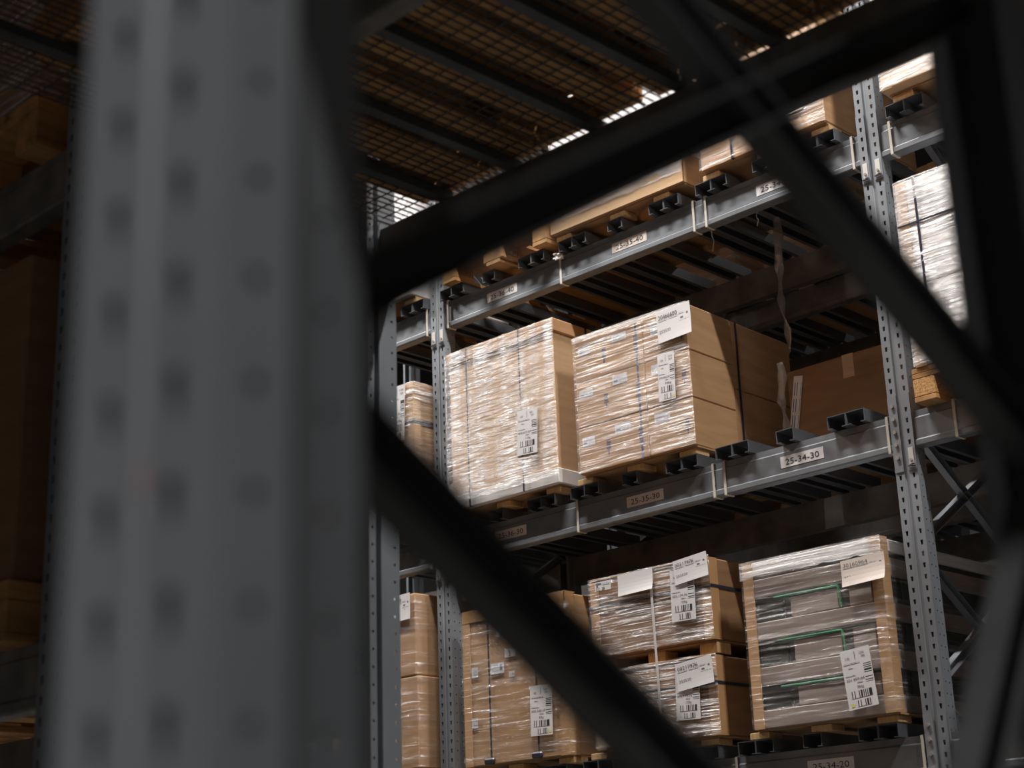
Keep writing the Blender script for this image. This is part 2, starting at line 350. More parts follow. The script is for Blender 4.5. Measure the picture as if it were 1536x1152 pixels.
# ------------------------------------------------------------------ lettering, labels
_tc = {}
def text_mesh(s, size, m):
    k = (s, size, m.name)
    if k in _tc: return _tc[k]
    cu = bpy.data.curves.new('lettering', 'FONT'); cu.body = s; cu.size = size; cu.resolution_u = 2; cu.align_x = 'LEFT'; cu.align_y = 'BOTTOM_BASELINE'
    ob = bpy.data.objects.new('tmp', cu); me = bpy.data.meshes.new_from_object(ob)
    bpy.data.objects.remove(ob); bpy.data.curves.remove(cu); me.name = 'lettering'; me.materials.clear(); me.materials.append(m)
    _tc[k] = me; return me
def text_w(me): xs = [v.co.x for v in me.vertices]; return (min(xs), max(xs)) if xs else (0, 0)
def sheet(parent, name, TL, TR, BL, y, m, items=(), curl=0., label=None):
    """flat label on a face that looks to -y; corners in the parent's (x, z); items are printed on it (u right, v down, 0..1)"""
    TL, TR, BL = [Vector((p[0], 0, p[1])) for p in (TL, TR, BL)]
    U = TR-TL; V = BL-TL; w, h = U.length, V.length
    ux = U.normalized(); uy = Vector((0,-1,0)).cross(ux)    # up on the sheet
    mt = Matrix((ux, uy, Vector((0,-1,0)))).transposed().to_4x4(); mt.translation = Vector((TL.x, y, TL.z)) - uy*h
    mb = MB(); nx, nz = (8, 6) if curl else (1, 1)
    for side in (0, -.0006):
        n = len(mb.v)
        for j in range(nz+1):
            for i in range(nx+1):
                u, v = i/nx, j/nz; c = curl*(1-v)**3*(.4+.6*u) if curl else 0
                mb.v.append((u*w, v*h, side + c))
        for j in range(nz):
            for i in range(nx):
                q = n + j*(nx+1)+i; mb.f.append((q, q+1, q+nx+2, q+nx+1) if side == 0 else (q, q+nx+1, q+nx+2, q+1))
    o = mb.build(name, m, parent, fix=False); o.matrix_local = mt
    if label: o['label'] = label
    for it in items:
        k = it[0]
        if k == 't':
            _, s, u, v, sz = it[:5]; ink = it[5] if len(it) > 5 else INK
            me = text_mesh(s, sz*h, ink); t = link('lettering', me, o, (u*w, h-v*h, .0009+ (curl*.8 if curl and v > .85 else curl*.1)))
            if len(it) > 6: a, b = text_w(me); t.scale = (it[6]*w/max(b-a,1e-6), 1, 1)
        else:
            _, u0, u1, v0, v1 = it[:5]
            m2 = {'b': BARS, 'v': BARS_V, 'f': FINE, 'k': INK, 'g': INKGREY, 'y': YELLOW}[k]
            nm = {'b': 'barcode', 'v': 'barcode', 'f': 'fine_print', 'k': 'rule_line', 'g': 'rule_line', 'y': 'yellow_mark'}[k]
            MB().quad((0,0,0),((u1-u0)*w,0,0),((u1-u0)*w,(v1-v0)*h,0),(0,(v1-v0)*h,0)).build(nm, m2, o, (u0*w, h-v1*h, .0008), fix=False)
    return o
def note_items(a, b):            # a delivery note: article number and a second number
    return [('t', a, .05, .28, .2, INK, .56), ('f', .05, .3, .30, .345), ('f', .36, .62, .30, .345), ('t', b, .05, .72, .15, INKGREY, .34),
            ('f', .66, .8, .26, .31), ('g', .70, .78, .40, .46), ('g', .88, .93, .30, .36), ('f', .66, .95, .50, .53), ('g', .74, .78, .58, .63), ('f', .05, .6, .80, .83), ('f', .75, .92, .74, .77)]
def ship_items(top_l, top_r, art, wt, yellow=None):
    it = [('t', top_l, .14, .17, .06, INK), ('k', .47, .485, .04, .18), ('t', top_r[0], .62, .11, .055, INK), ('t', top_r[1], .68, .17, .055, INK),
          ('f', .06, .6, .225, .25), ('f', .2, .35, .30, .32), ('v', .72, .97, .27, .58), ('f', .06, .4, .43, .445), ('t', art, .06, .53, .062, INK, .62),
          ('f', .42, .6, .555, .575), ('t', wt, .40, .66, .066, INK), ('b', .14, .86, .70, .82), ('b', .30, .78, .86, .965)]
    if yellow: it.append(('y', yellow, yellow+.11, .90, .955))
    return it

# ------------------------------------------------------------------ beams
Z40, Z30, Z20, Z50 = 1.315, 0., -1.3155, 2.63
BPROF = [(.004,-.106),(0,-.100),(0,-.080),(.007,-.073),(.007,.016),(.014,.023),(.014,.050),(.052,.050),(.052,-.106)]
CLIP_D = .0045
def connector(t, x0, z0, bolts, side):
    mb = MB()
    def cell(za, zb): mb.box(x0, x0+.042, -CLIP_D, -.0005, za, zb)
    # plate punched in line with the upright's slots
    pm = MB(); zb = z0
    k0 = math.floor((z0-.19 - (-1.75))/PITCH); k1 = math.ceil((z0+.09 - (-1.75))/PITCH)
    za, zt = -1.75 + k0*PITCH, -1.75 + k1*PITCH
    if bolts:
        pm.box(x0, x0+.042, -CLIP_D, -.0008, za-z0, zt-z0)
        p = pm.build('end_connector', STEEL, t)
        for k in range(5): MB().tube((x0+.021,-.012,.085-.056*k),(x0+.021,-.003,.085-.056*k),.0085,6).build('bolt', BOLT, p)
    else:
        strip(pm, (x0,-CLIP_D), (x0+.042,-CLIP_D), 's', za-z0, zt-z0, za-z0, zt-z0)
        p = pm.build('end_connector', STEEL, t, fix=False)
        md = p.modifiers.new('sheet', 'SOLIDIFY'); md.thickness = .003; md.offset = 0
        c = MB().box(x0+.010, x0+.033, -.0085, -.0062, -.175, -.105).build('lock_clip', CLIP, p)
        MB().tube((x0+.021,-.014,-.158),(x0+.021,-.008,-.158),.007,6).build('bolt', BOLT, p)
        MB().tube((x0+.004,-.010,-.182),(x0+.04,-.010,-.186),.003,6).build('lock_wire', STRAP, p)
    return p
def load_beam(label, X0, X1, Y, z, flip=False, labels=(), ties=(), conn=None, group='rack beams', m=BEAM):
    t = thing('load_beam', label, 'rack beam', (X0, Y, z), 0, group)
    poly = [(-y if flip else y, zz) for y, zz in BPROF]
    MB().prism(poly, 0, X1-X0).build('beam_body', m, t)
    for s, x, pm in labels:
        sheet(t, 'location_label', (x-X0, 0), (x-X0+.227, 0), (x-X0, -.052), .0058, pm, [('t', s, .11, .78, .74, INK, .78)])
    for x, kind in ties:
        mb = MB(); a, b = x-X0-.006, x-X0+.006
        mb.box(a, b, -.004, -.001, -.108, .054).box(a, b, -.004, .056, .0505, .054).box(a, b, .053, .056, -.108, .054).box(a, b, -.004, .056, -.110, -.107)
        o = mb.build('tie_band', TIE, t)
        if kind:
            kb = MB(); rr = random.Random(int(x*100))
            for q in range(16):
                c = (x-X0+rr.uniform(-.02,.02), -.012+rr.uniform(-.008,.004), .045+rr.uniform(-.02,.02))
                kb.obox(c, (Vector((rr.uniform(-1,1),rr.uniform(-1,1),rr.uniform(-1,1))), Vector((1,.3,0)), Vector((0,.2,1))), (rr.uniform(.008,.02), rr.uniform(.006,.014), .003))
            tag(kb.build('plastic_scrap', WHITEC, o, fix=False), kind='stuff')
    for x, b in (conn or ()): connector(t, x-X0, z, b, 0)
    return t
X0m, X1m = .106, 2.799
L36, L35, L34, L33 = .4345, 1.332, 2.229, 3.237
load_beam('front beam carrying the labels 25-36-40, 25-35-40 and 25-34-40', X0m, X1m, 0, Z40, False,
          [('25-36-40', L36, PAPER), ('25-35-40', L35, PAPER_W), ('25-34-40', L34, PAPER)], [(.135,0),(.985,1),(1.862,0),(1.935,0),(2.765,0)], [(.063,0),(2.8,0)])
load_beam('front beam carrying the labels 25-36-30, 25-35-30 and 25-34-30', X0m, X1m, 0, Z30, False,
          [('25-36-30', L36, PAPER_W), ('25-35-30', L35, PAPER_W), ('25-34-30', L34, PAPER)], [(.135,0),(1.02,0),(1.862,0),(1.925,0),(2.785,0)], [(.063,0),(2.8,1)])
load_beam('front beam with label 25-34-20 at the bottom edge', X0m, X1m, 0, Z20, False,
          [('25-36-20', L36, PAPER_W), ('25-35-20', L35, PAPER_W), ('25-34-20', L34, PAPER)], [(1.02,0),(1.87,0),(2.785,0)], [(.063,0),(2.8,1)])
load_beam('front beam carrying the label 25-33-40', 2.906, 5.598, 0, Z40, False, [('25-33-40', L33, PAPER_W)], [(2.96,0)], [(2.863,0)])
load_beam('front beam carrying the label 25-33-30', 2.906, 5.598, 0, Z30, False, [('25-33-30', L33, PAPER_W)], [(3.1,0)], [(2.863,0)])
load_beam('front beam of the lowest shelf right of the 25-34 frame', 2.906, 5.598, 0, Z20, False, [('25-33-20', L33, PAPER_W)], [], [(2.863,0)])
load_beam('short visible beam end left of label 25-36-40', -2.694, -.001, 0, Z40, False, [], [(-.035,0)], [(0,0)])
load_beam('short visible beam end left of label 25-36-30', -2.694, -.001, 0, Z30, False, [], [(-.035,0)], [(0,0)])
load_beam('beam below the stacked cartons beside the round-holed upright', -2.694, -.001, 0, Z20, False, [], [], [(0,0)])
for X0, X1, w in ((X0m, X1m, 'middle'), (2.906, 5.598, 'right'), (-2.694, -.001, 'left')):
    load_beam(f'front beam of the top shelf, {w} bay of far rack', X0, X1, 0, Z50)
    for z, n in ((Z40,'upper'),(Z30,'middle'),(Z20,'lower'),(Z50,'top')):
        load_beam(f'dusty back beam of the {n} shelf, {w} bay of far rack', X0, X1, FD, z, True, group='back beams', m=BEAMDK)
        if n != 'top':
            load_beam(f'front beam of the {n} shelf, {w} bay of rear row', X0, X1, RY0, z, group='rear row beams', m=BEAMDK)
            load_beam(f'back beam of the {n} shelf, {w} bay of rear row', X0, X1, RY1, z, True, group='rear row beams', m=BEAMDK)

# ------------------------------------------------------------------ support channels
def channel_mesh(length):
    w, h, th, lip = .0925, .056, .0028, .022; mb = MB()
    mb.box(0, w, 0, length, h-th, h)
    mb.box(0, th, 0, length, 0, h-th).box(w-th, w, 0, length, 0, h-th)
    mb.box(th, lip, 0, length, 0, th).box(w-lip, w-th, 0, length, 0, th)
    return mb.mesh('support_channel', CHAN)
CH = channel_mesh(FD+.06)
ORD = ['first', 'second', 'third', 'fourth', 'fifth', 'sixth', 'seventh', 'eighth', 'ninth']
OFF = [.108, .2015, .445, .715, .8095]
def channels(slot_x, z, y, where, group):
    for o, k in zip(OFF, ORD):
        tag(link('support_channel', CH, None, (slot_x+o, y, z+.0505)), f'{k} steel support channel from the left {where}', 'steel channel', group)
SLOTS = {'36': 0., '35': .9, '34': 1.8, '33': 2.86, '37': -.93}
for lv, z in (('40', Z40), ('30', Z30), ('20', Z20)):
    for s, x in SLOTS.items():
        if s == '33' and lv == '30': continue
        if s == '37': w = f'in slot left of label 25-36-{lv}'
        else: w = f'in slot 25-{s}-{lv}'
        channels(x, z, -.035, w, f'channels on shelf level {lv}')
for lv, z, nm in (('40', Z40, 'upper'), ('30', Z30, 'middle')):
    for i, x in enumerate((0., .9, 1.8, 2.9)):
        channels(x, z, RY0-.03, f'of rear row {nm} shelf, pallet place {ORD[i]}', 'rear row channels')

# ------------------------------------------------------------------ pallets
BASE = .108
def paper_pallet(label, xc, z, w=.72, d=.78, bh=.030, y=-.035, group='low cardboard pallets', xs=None, bm=CARD_B, printed=None):
    """low cardboard pallet: sheet on nine blocks"""
    t = thing('cardboard_pallet', label, 'pallet', (xc, y, z), 0, group)
    MB().box(-w/2, w/2, 0, d, bh, bh+.006).build('deck_sheet', CARD, t)
    for xx in (xs or (-w/2+.02, -.05, w/2-.12)):
        for yy in (.004, d/2-.05, d-.104):
            MB().cbox(xx, xx+.10, yy, yy+.10, 0, bh-.0005, .003).build('block', bm, t)
    return t
def wood_pallet(label, x0, y0, z, w=.8, d=1.2, m=WOOD, block=WOOD, group='wooden pallets', rz=0, stamp=False, closed=False):
    t = thing('wooden_pallet', label, 'pallet', (x0, y0, z), rz, group)
    for x in (0, w/2-.05, w-.10): MB().cbox(x, x+.10, 0, d, 0, .022, .002).build('base_board', m, t)
    for x, bw in ((0,.10),(w/2-.0725,.145),(w-.10,.10)):
        for y in (0, d/2-.0725, d-.145):
            b = MB().cbox(x, x+bw, y, y+.145, .0225, .0995, .003).build('block', block, t)
            if stamp and y == 0:
                s = MB()
                for (a0, a1, c0, c1) in ((.2,.8,.28,.32),(.2,.8,.68,.72),(.18,.22,.28,.72),(.78,.82,.28,.72),(.3,.34,.36,.64),(.34,.46,.36,.4),(.34,.46,.48,.52),(.34,.46,.6,.64),(.54,.58,.36,.64),(.58,.7,.6,.64),(.66,.7,.48,.64),(.58,.7,.48,.52)):
                    s.box(x+bw+.0002, x+bw+.0008, .145*a0, .145*a1, .0225+.077*c0, .0225+.077*c1)
                s.build('stamp', CARD_D, b)
    if closed:
        for y in (0, d-.02): MB().cbox(0, w, y, y+.02, -.0, .0995, .002).build('end_board', m, t, loc=(0, .021 if y else -.021, 0))
        for x in (w*.25-.05, w*.75-.05): MB().cbox(x-.02, x+.12, 0, d, 0, .022, .002).build('base_board', m, t)
    for y in (0, d/2-.0725, d-.145): MB().cbox(0, w, y, y+.145, .1, .1215, .002).build('stringer_board', m, t)
    for x, bw in ((0,.145),(.1725,.10),(w/2-.0725,.145),(w-.2725,.10),(w-.145,.145)):
        MB().cbox(x, x+bw, 0, d, .122, .144, .002).build('deck_board', m, t)
    return t

# ------------------------------------------------------------------ wrapped loads
def vnoise(x, y, s):
    v = math.sin(x*7.3+s)*math.sin(y*11.1+s*1.7) + .6*math.sin(x*17.9-y*5+s*2.3) + .5*math.sin(y*41+x*3+s*.7) + .35*math.sin(y*83+x*9+s*3.1)
    return v/2.45
def film(parent, w, d, z0, z1, m, off=.006, amp=.004, seed=1., side=True, name='stretch_film'):
    """thin wrap standing off the front, right and left faces, wrinkled"""
    mb = MB(); nz = max(8, int((z1-z0)*55)); cols = []
    nx = max(8, int(w*26)); ny = 12
    if side:
        for i in range(ny): cols.append((-w/2-off, d*.97*(1-i/ny), (-1,0)))
    for i in range(nx+1): cols.append((-w/2-off + (w+2*off)*i/nx, -off, (0,-1)))
    if side:
        for i in range(1, ny+1): cols.append((w/2+off, d*.97*i/ny, (1,0)))
    s = 0.; prev = None
    for x, y, nrm in cols:
        if prev: s += math.hypot(x-prev[0], y-prev[1])
        prev = (x, y)
        corner = abs(abs(x)-(w/2+off)) < 1e-6 and y <= -off+1e-6
        for k in range(nz+1):
            z = z0 + (z1-z0)*k/nz; a = 0 if corner else amp*(.6+vnoise(s*1.3, z*1.6, seed))
            if k == 0: z += abs(.008*math.sin(s*23+seed)+.005*math.sin(s*61))
            mb.v.append((x+nrm[0]*a, y+nrm[1]*a, z))
    for i in range(len(cols)-1):
        for k in range(nz):
            q = i*(nz+1)+k; mb.f.append((q, q+nz+1, q+nz+2, q+1))
    o = mb.build(name, m, parent, smooth=True, fix=False); return o
def strap_v(parent, x, w, d, z0, z1, m=STRAP, sw=.014, y=-.0085, lean=0., name='strap'):
    mb = MB(); n = 8
    for k in range(n):
        a, b = k/n, (k+1)/n; za, zb = z0+(z1-z0)*a, z0+(z1-z0)*b; xa, xb = x+lean*a, x+lean*b
        mb.v += [(xa-sw/2,y,za),(xa+sw/2,y,za),(xb+sw/2,y,zb),(xb-sw/2,y,zb),(xa-sw/2,y+.0012,za),(xa+sw/2,y+.0012,za),(xb+sw/2,y+.0012,zb),(xb-sw/2,y+.0012,zb)]
        q = len(mb.v)-8
        mb.f += [(q,q+1,q+2,q+3),(q+4,q+7,q+6,q+5),(q,q+3,q+7,q+4),(q+1,q+5,q+6,q+2)]
    mb.box(x+lean-sw/2, x+lean+sw/2, y, d, z1, z1+.0012)
    mb.box(x-sw/2, x+sw/2, y, d, z0-.0012, z0)
    return mb.build(name, m, parent)
def strap_side(parent, y, w, z0, z1, m=STRAP, sw=.014):
    return MB().box(w/2+.0005, w/2+.002, y-sw/2, y+sw/2, z0, z1).build('strap', m, parent)
def loc(x, z, xc, z0): return (x-xc, z-z0)

ZB30, ZB20, ZB40 = Z30+BASE+.0366, Z20+BASE+.0366, Z40+BASE+.0366
YF = -.06

# --- A: tall lidded carton 25-36-30
xc = .578; w = .756; z0 = ZB30
paper_pallet('low cardboard pallet under the tall lidded carton', xc, Z30+BASE, w=.74, xs=(-.42,-.085,.265))
t = thing('lidded_carton', 'tall film-wrapped carton with a lid and white base band', 'carton', (xc, YF, z0), .012, 'wrapped loads')
MB().cbox(-w/2-.006, w/2+.006, -.006, .79, 0, .078, .004).build('base_tray', WHITEC, t)
MB().cbox(-w/2, w/2, 0, .78, .070, .83, .006).build('body', CARD_P, t)
MB().cbox(-w/2-.014, w/2+.014, -.014, .794, .795, .868, .006).build('lid', CARD, t)
MB().box(-w/2+.10, -w/2+.20, -.016, .3, .868, .8695).build('lid_flap', CARD_P, t)
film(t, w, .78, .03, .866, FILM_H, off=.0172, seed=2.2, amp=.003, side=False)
strap_v(t, .345-xc, w, .79, .0015, .87, y=-.0158, sw=.010); strap_v(t, .73-xc, w, .79, .0015, .87, y=-.0158, sw=.010); strap_side(t, .24, w+.03, 0, .868)
sheet(t, 'shipping_label', loc(.712,.568,xc,z0), loc(.853,.560,xc,z0), loc(.708,.332,xc,z0), -.0225, PAPER, ship_items('147', ('834','560'), '403.677.07', '112kg'))
sheet(t, 'carton_sticker', loc(.231,1.005,xc,z0), loc(.329,.998,xc,z0), loc(.23,.962,xc,z0), -.0155, PAPER_S, [('f',.1,.5,.2,.4),('g',.1,.4,.5,.62)])

# --- B: block of six cartons 25-35-30
xc = 1.462; w = .70; z0 = ZB30; d1 = .35
paper_pallet('low cardboard pallet under the six film-wrapped cartons', xc, Z30+BASE, w=.70, d=1.0, xs=(-.405,-.085,.235))
t = thing('wrapped_carton_stack', 'block of film-wrapped brown cartons with navy printing on slot 25-35-30', 'cartons', (xc, YF, z0), .03, 'wrapped loads')
H = .70; split = 1.545-xc; rows = 3; rh = H/rows
for r in range(rows):
    for a, b in ((-w/2, split-.001), (split+.001, w/2)):
        MB().cbox(a, b, 0, d1, r*rh+.001, (r+1)*rh-.001, .005).build('carton', CARD, t)
for r in range(2):
    MB().cbox(-w/2, w/2-.004, d1+.004, d1+.52, r*H/2+.001, (r+1)*H/2-.001, .005).build('carton', CARD, t)
for r in range(rows):
    zc = (r+.5)*rh
    for px in (1.30-xc, 1.50-xc, 1.775-xc):
        p = MB(); hgt = .05 if px > .2 or px < -.1 else .085
        for q in range(5): p.box(px-.014+.003*(q%2), px+.014-.002*(q%3), -.0006, -.0001, zc-hgt/2+q*hgt/5, zc-hgt/2+(q+.72)*hgt/5)
        p.box(px-.004, px+.004, -.0006, -.0001, zc-hgt/2-.03, zc-hgt/2)
        p.build('printed_mark', NAVY, t)
MB().box(1.504-xc-.006, 1.504-xc+.006, -.0008, -.0001, 0, H).build('printed_line', NAVY, t)
for x0, x1, za, zb in ((1.138,1.214,.79,.749),(1.355,1.445,.803,.764),(1.594,1.642,.794,.735),(1.345,1.437,.594,.547),(1.132,1.22,.567,.527),(1.585,1.629,.586,.537),(1.344,1.44,.347,.302),(1.138,1.216,.326,.28),(1.586,1.677,.339,.294)):
    sheet(t, 'carton_sticker', loc(x0,za,xc,z0), loc(x1,za,xc,z0), loc(x0,zb,xc,z0), -.0016, PAPER_S, [('f',.08,.5,.2,.4),('g',.1,.35,.55,.7),('f',.5,.9,.5,.85)])
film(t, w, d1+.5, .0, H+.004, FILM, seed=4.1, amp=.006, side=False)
film(t, w-.004, d1, H-.03, H+.006, FILM_W, off=.009, amp=.003, seed=1.3, side=False, name='film_edge_roll')
strap_side(t, d1+.045, w, 0, H)
sheet(t, 'delivery_note', loc(1.645,.835,xc,z0), loc(1.845,.842,xc,z0), loc(1.65,.675,xc,z0), -.016, PAPER, note_items('20466600','253500'), curl=.006)
sheet(t, 'shipping_label', loc(1.636,.625,xc,z0), loc(1.735,.622,xc,z0), loc(1.636,.39,xc,z0), -.0145, PAPER, ship_items('126',('1214','814'),'204.666.00','346kg',.85))

# --- C: strapped carton 25-36-20
xc = .60; w = .71; z0 = ZB20
paper_pallet('low cardboard pallet under the strapped carton marked 5 and CN', xc, Z20+BASE, w=.70, xs=(-.43,-.085,.25))
t = thing('strapped_carton', 'film-wrapped strapped carton with stickers reading 5 and CN', 'carton', (xc, YF, z0), 0, 'wrapped loads')
H = .775
MB().cbox(-w/2+.006, w/2-.006, .005, .78, 0, H-.004, .005).build('body', CARD, t)
for x0, x1 in ((-w/2, -w/2+.052), (w/2-.06, w/2)):
    MB().box(x0, x1, 0, .004, 0, H).build('corner_board', EDGE, t)
MB().box(w/2-.004, w/2, .004, .07, 0, H).build('corner_board', EDGE, t)
MB().box(-w/2, w/2, -.001, .004, H-.06, H).build('edge_board', EDGE, t)
MB().box(-w/2, w/2, .004, .08, H, H+.004).build('edge_board', EDGE, t)
strap_v(t, .432-xc, w, .78, .0015, H+.004, y=-.003, sw=.012); strap_v(t, .755-xc, w, .78, .0015, H+.004, y=-.003, sw=.012)
for x in (.432, .755): MB().cbox(x-xc-.035, x-xc+.035, -.026, -.004, .0, .03, .008).build('strap_foot', STRAP, t)
film(t, w, .78, .0, H-.05, FILM_L, seed=6.3, amp=.006)
S_ = lambda a, b, c, dd, nm, m, it=(): sheet(t, nm, loc(a,c,xc,z0), loc(b,c,xc,z0), loc(a,dd,xc,z0), -.0012, m, it)
S_(.544,.619,-.623,-.664,'number_sticker',PAPER,[('t','5',.38,.86,.85,INK)])
S_(.571,.608,-.735,-.762,'country_sticker',PAPER,[('t','CN',.16,.8,.75,INK)])
S_(.548,.635,-.474,-.52,'carton_sticker',PAPER_S,[('f',.1,.8,.2,.7)])
S_(.442,.536,-.682,-.736,'carton_sticker',PAPER_S,[('f',.1,.6,.2,.7),('g',.7,.9,.2,.7)])
S_(.306,.352,-.685,-.736,'carton_sticker',PAPER_S,[('f',.4,.9,.2,.7)])
S_(.300,.342,-.936,-.985,'carton_sticker',PAPER_S,[('f',.3,.9,.2,.7)])
MB().box(.490-xc,.512-xc,-.0012,-.0004,-.555-z0,-.523-z0).box(.505-xc,.512-xc,-.0012,-.0004,-.523-z0,-.48-z0).build('sticker_scrap', PAPER, t)
sheet(t, 'shipping_label', loc(.721,-.827,xc,z0), loc(.866,-.831,xc,z0), loc(.721,-1.065,xc,z0), -.014, PAPER, ship_items('140',('1176','765'),'602.348.29','87kg',.82))

# --- D: two wrapped crates 25-35-20
def crate(label, xc, z0, H, note, lab, rz=0, extra=False):
    w = .715
    t = thing('wrapped_crate', label, 'crate', (xc, YF, z0), rz, 'wrapped loads')
    MB().cbox(-w/2+.004, w/2-.004, .004, .78, .0, H-.006, .006).build('body', CARD_D if not extra else CARD_D, t)
    for s in (-1, 1):
        xa, xb = sorted((s*w/2, s*(w/2-.05)))
        MB().box(xa, xb, 0, .004, 0, H).build('corner_board', EDGE, t)
        xa, xb = sorted((s*w/2, s*(w/2-.004)))
        MB().box(xa, xb, .004, .06, 0, H).build('corner_board', EDGE, t)
    MB().box(-w/2, w/2, -.002, .06, H-.006, H).build('edge_board', EDGE, t)
    for za in (H*.62,):
        MB().box(-w/2-.003, w/2+.003, -.0045, -.002, za, za+.014).build('strap', STRAP, t)
        MB().box(w/2+.001, w/2+.003, -.0045, .78, za, za+.014).build('strap', STRAP, t)
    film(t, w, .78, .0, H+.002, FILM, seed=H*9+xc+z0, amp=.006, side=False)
    a, b, c = note
    sheet(t, 'shipping_label', loc(*lab[0],xc,z0), loc(*lab[1],xc,z0), loc(*lab[2],xc,z0), -.0155, PAPER, ship_items('98',('1200','790'),'002.179.76','122kg'))
    sheet(t, 'delivery_note', loc(*a,xc,z0), loc(*b,xc,z0), loc(*c,xc,z0), -.0185, PAPER, note_items('00217976','253520'), curl=.005)
    return t, w
xc = 1.485
paper_pallet('low cardboard pallet under the lower of two labelled crates', xc, Z20+BASE, w=.70, xs=(-.43,-.085,.22))
crate('lower film-wrapped brown crate with note 00217976', xc, ZB20, .355, ((1.626,-.842),(1.832,-.822),(1.622,-.965)), ((1.622,-.875),(1.757,-.880),(1.618,-1.088)))
paper_pallet('ribbed cardboard pallet between the two labelled crates', xc, ZB20+.3575, w=.70, bh=.052, xs=(-.34,-.05,.25))
zt = ZB20+.355+.062
t, w = crate('upper film-wrapped brown crate with note 00217976 above its edge', xc, zt, .375, ((1.652,-.379),(1.845,-.362),(1.646,-.49)), ((1.63,-.418),(1.768,-.421),(1.622,-.652)), extra=True)
sheet(t, 'carton_sticker', loc(1.172,-.396,xc,zt), loc(1.272,-.396,xc,zt), loc(1.172,-.44,xc,zt), -.0145, PAPER, [('g',.06,.4,.12,.3),('k',.1,.2,.4,.55),('b',.06,.6,.62,.95),('f',.5,.9,.15,.4)])
sheet(t, 'crumpled_sheet', loc(1.316,-.385,xc,zt), loc(1.528,-.382,xc,zt), loc(1.31,-.485,xc,zt), -.015, PAPER, [], curl=.012)
strap_v(t, 1.535-xc, w, .02, -.74, .30, STRAP_W, .013, -.017, -.02, 'white_strap')

# --- E: crate of boards with green edging 25-34-20
xc = 2.372; w = .70; z0 = ZB20; D = 1.16
paper_pallet('low cardboard pallet under the crate of grey boards', xc, Z20+BASE, w=.70, d=1.1, xs=(-.40,-.085,.235))
t = thing('board_crate', 'film-wrapped crate of stacked grey boards with note 30160964', 'crate', (xc, YF, z0), 0, 'wrapped loads')
H = .715
layers = [(0,.076),(.180,.258),(.374,.450),(.560,.638),(.662,H)]
for i, (a, b) in enumerate(layers):
    top = i == 4
    MB().cbox(-w/2+.01, w/2-.01, .006, D, a, b, .004).build('board', WHITEC if top else GREYPL, t)
for i in range(4):
    a, b = layers[i][1], layers[i+1][0]
    MB().box(-w/2+.02, w/2-.02, .035, D-.03, a+.0005, b-.0005).build('packing_core', DARKIN, t)
    if i == 3: continue
    hh = (b-a)
    MB().cbox(-.12, .12, .012, .06, a+.004, b-.022, .003).build('inner_box', GREYPL, t)
    MB().cbox(-.30, -.16, .022, .06, a+.004, b-.03, .003).build('dark_box', DARKIN, t)
    MB().cbox(.17, .28, .018, .06, a+.004, b-.012, .003).build('dark_box', GREYPL, t)
    e = MB(); zz = b-.014; e.tube((-.20,.010,zz),(.125,.010,zz),.0055); e.tube((.125,.010,zz),(.135,.010,a+.006),.0055)
    e.build('green_edging', GREEN, t)
    MB().cbox(w/2-.045, w/2-.012, .16, .26, a+.004, b-.01, .003).build('dark_box', DARKIN, t)
for s in (-1, 1):
    xa, xb = sorted((s*w/2, s*(w/2-.052)))
    MB().box(xa, xb, .0, .005, 0, H+.004).build('corner_board', EDGE, t)
    xa, xb = sorted((s*w/2, s*(w/2-.005)))
    MB().box(xa, xb, .005, .062, 0, H+.004).build('corner_board', EDGE, t)
film(t, w, D, .0, H+.002, FILM_L, seed=8.8, amp=.007)
film(t, w, .2, H-.075, H+.004, FILM_W, off=.009, amp=.003, seed=3.3, side=False, name='film_edge_roll')
sheet(t, 'delivery_note', loc(2.539,-.534,xc,z0), loc(2.749,-.528,xc,z0), loc(2.537,-.645,xc,z0), -.019, PAPER_W, note_items('30160964','253420'), curl=.02)
sheet(t, 'shipping_label', loc(2.492,-.905,xc,z0), loc(2.632,-.893,xc,z0), loc(2.512,-1.146,xc,z0), -.017, PAPER, ship_items('172',('1250','780'),'301.609.64','86kg',.1))

# --- F: white wrapped cartons 25-33-30
xc = 3.37; w = .75; zp = Z30+.0505; z0 = zp+.1445
wood_pallet('wooden pallet with chipboard blocks under the white cartons', xc-.40, -.075, zp, m=WOODDK, block=CHIP, d=1.15)
t = thing('white_carton_stack', 'bright white film-wrapped carton stack above label 25-33-30', 'cartons', (xc, YF-.02, z0), 0, 'wrapped loads')
H = .83; cuts = [0, .175, .355, .62, H]
for a, b in zip(cuts[:-1], cuts[1:]): MB().cbox(-w/2+.004, w/2-.004, .004, 1.1, a+.001, b-.001, .005).build('carton', PALEBOX, t)
MB().box(-w/2, -w/2+.05, 0, .004, 0, H).build('corner_board', EDGE, t); MB().box(-w/2, -w/2+.004, .004, .06, 0, H).build('corner_board', EDGE, t)
strap_v(t, 3.09-xc, w, 1.1, .0015, H, y=-.010, sw=.011); strap_v(t, 3.405-xc, w, .02, .0015, H, STRAP_W, .014, -.012, -.015, 'white_strap')
MB().box(-w/2-.002, w/2, -.011, -.009, .62, .628).build('strap', STRAP, t)
film(t, w, 1.1, 0, H+.003, FILM_W, seed=5.5, amp=.005)
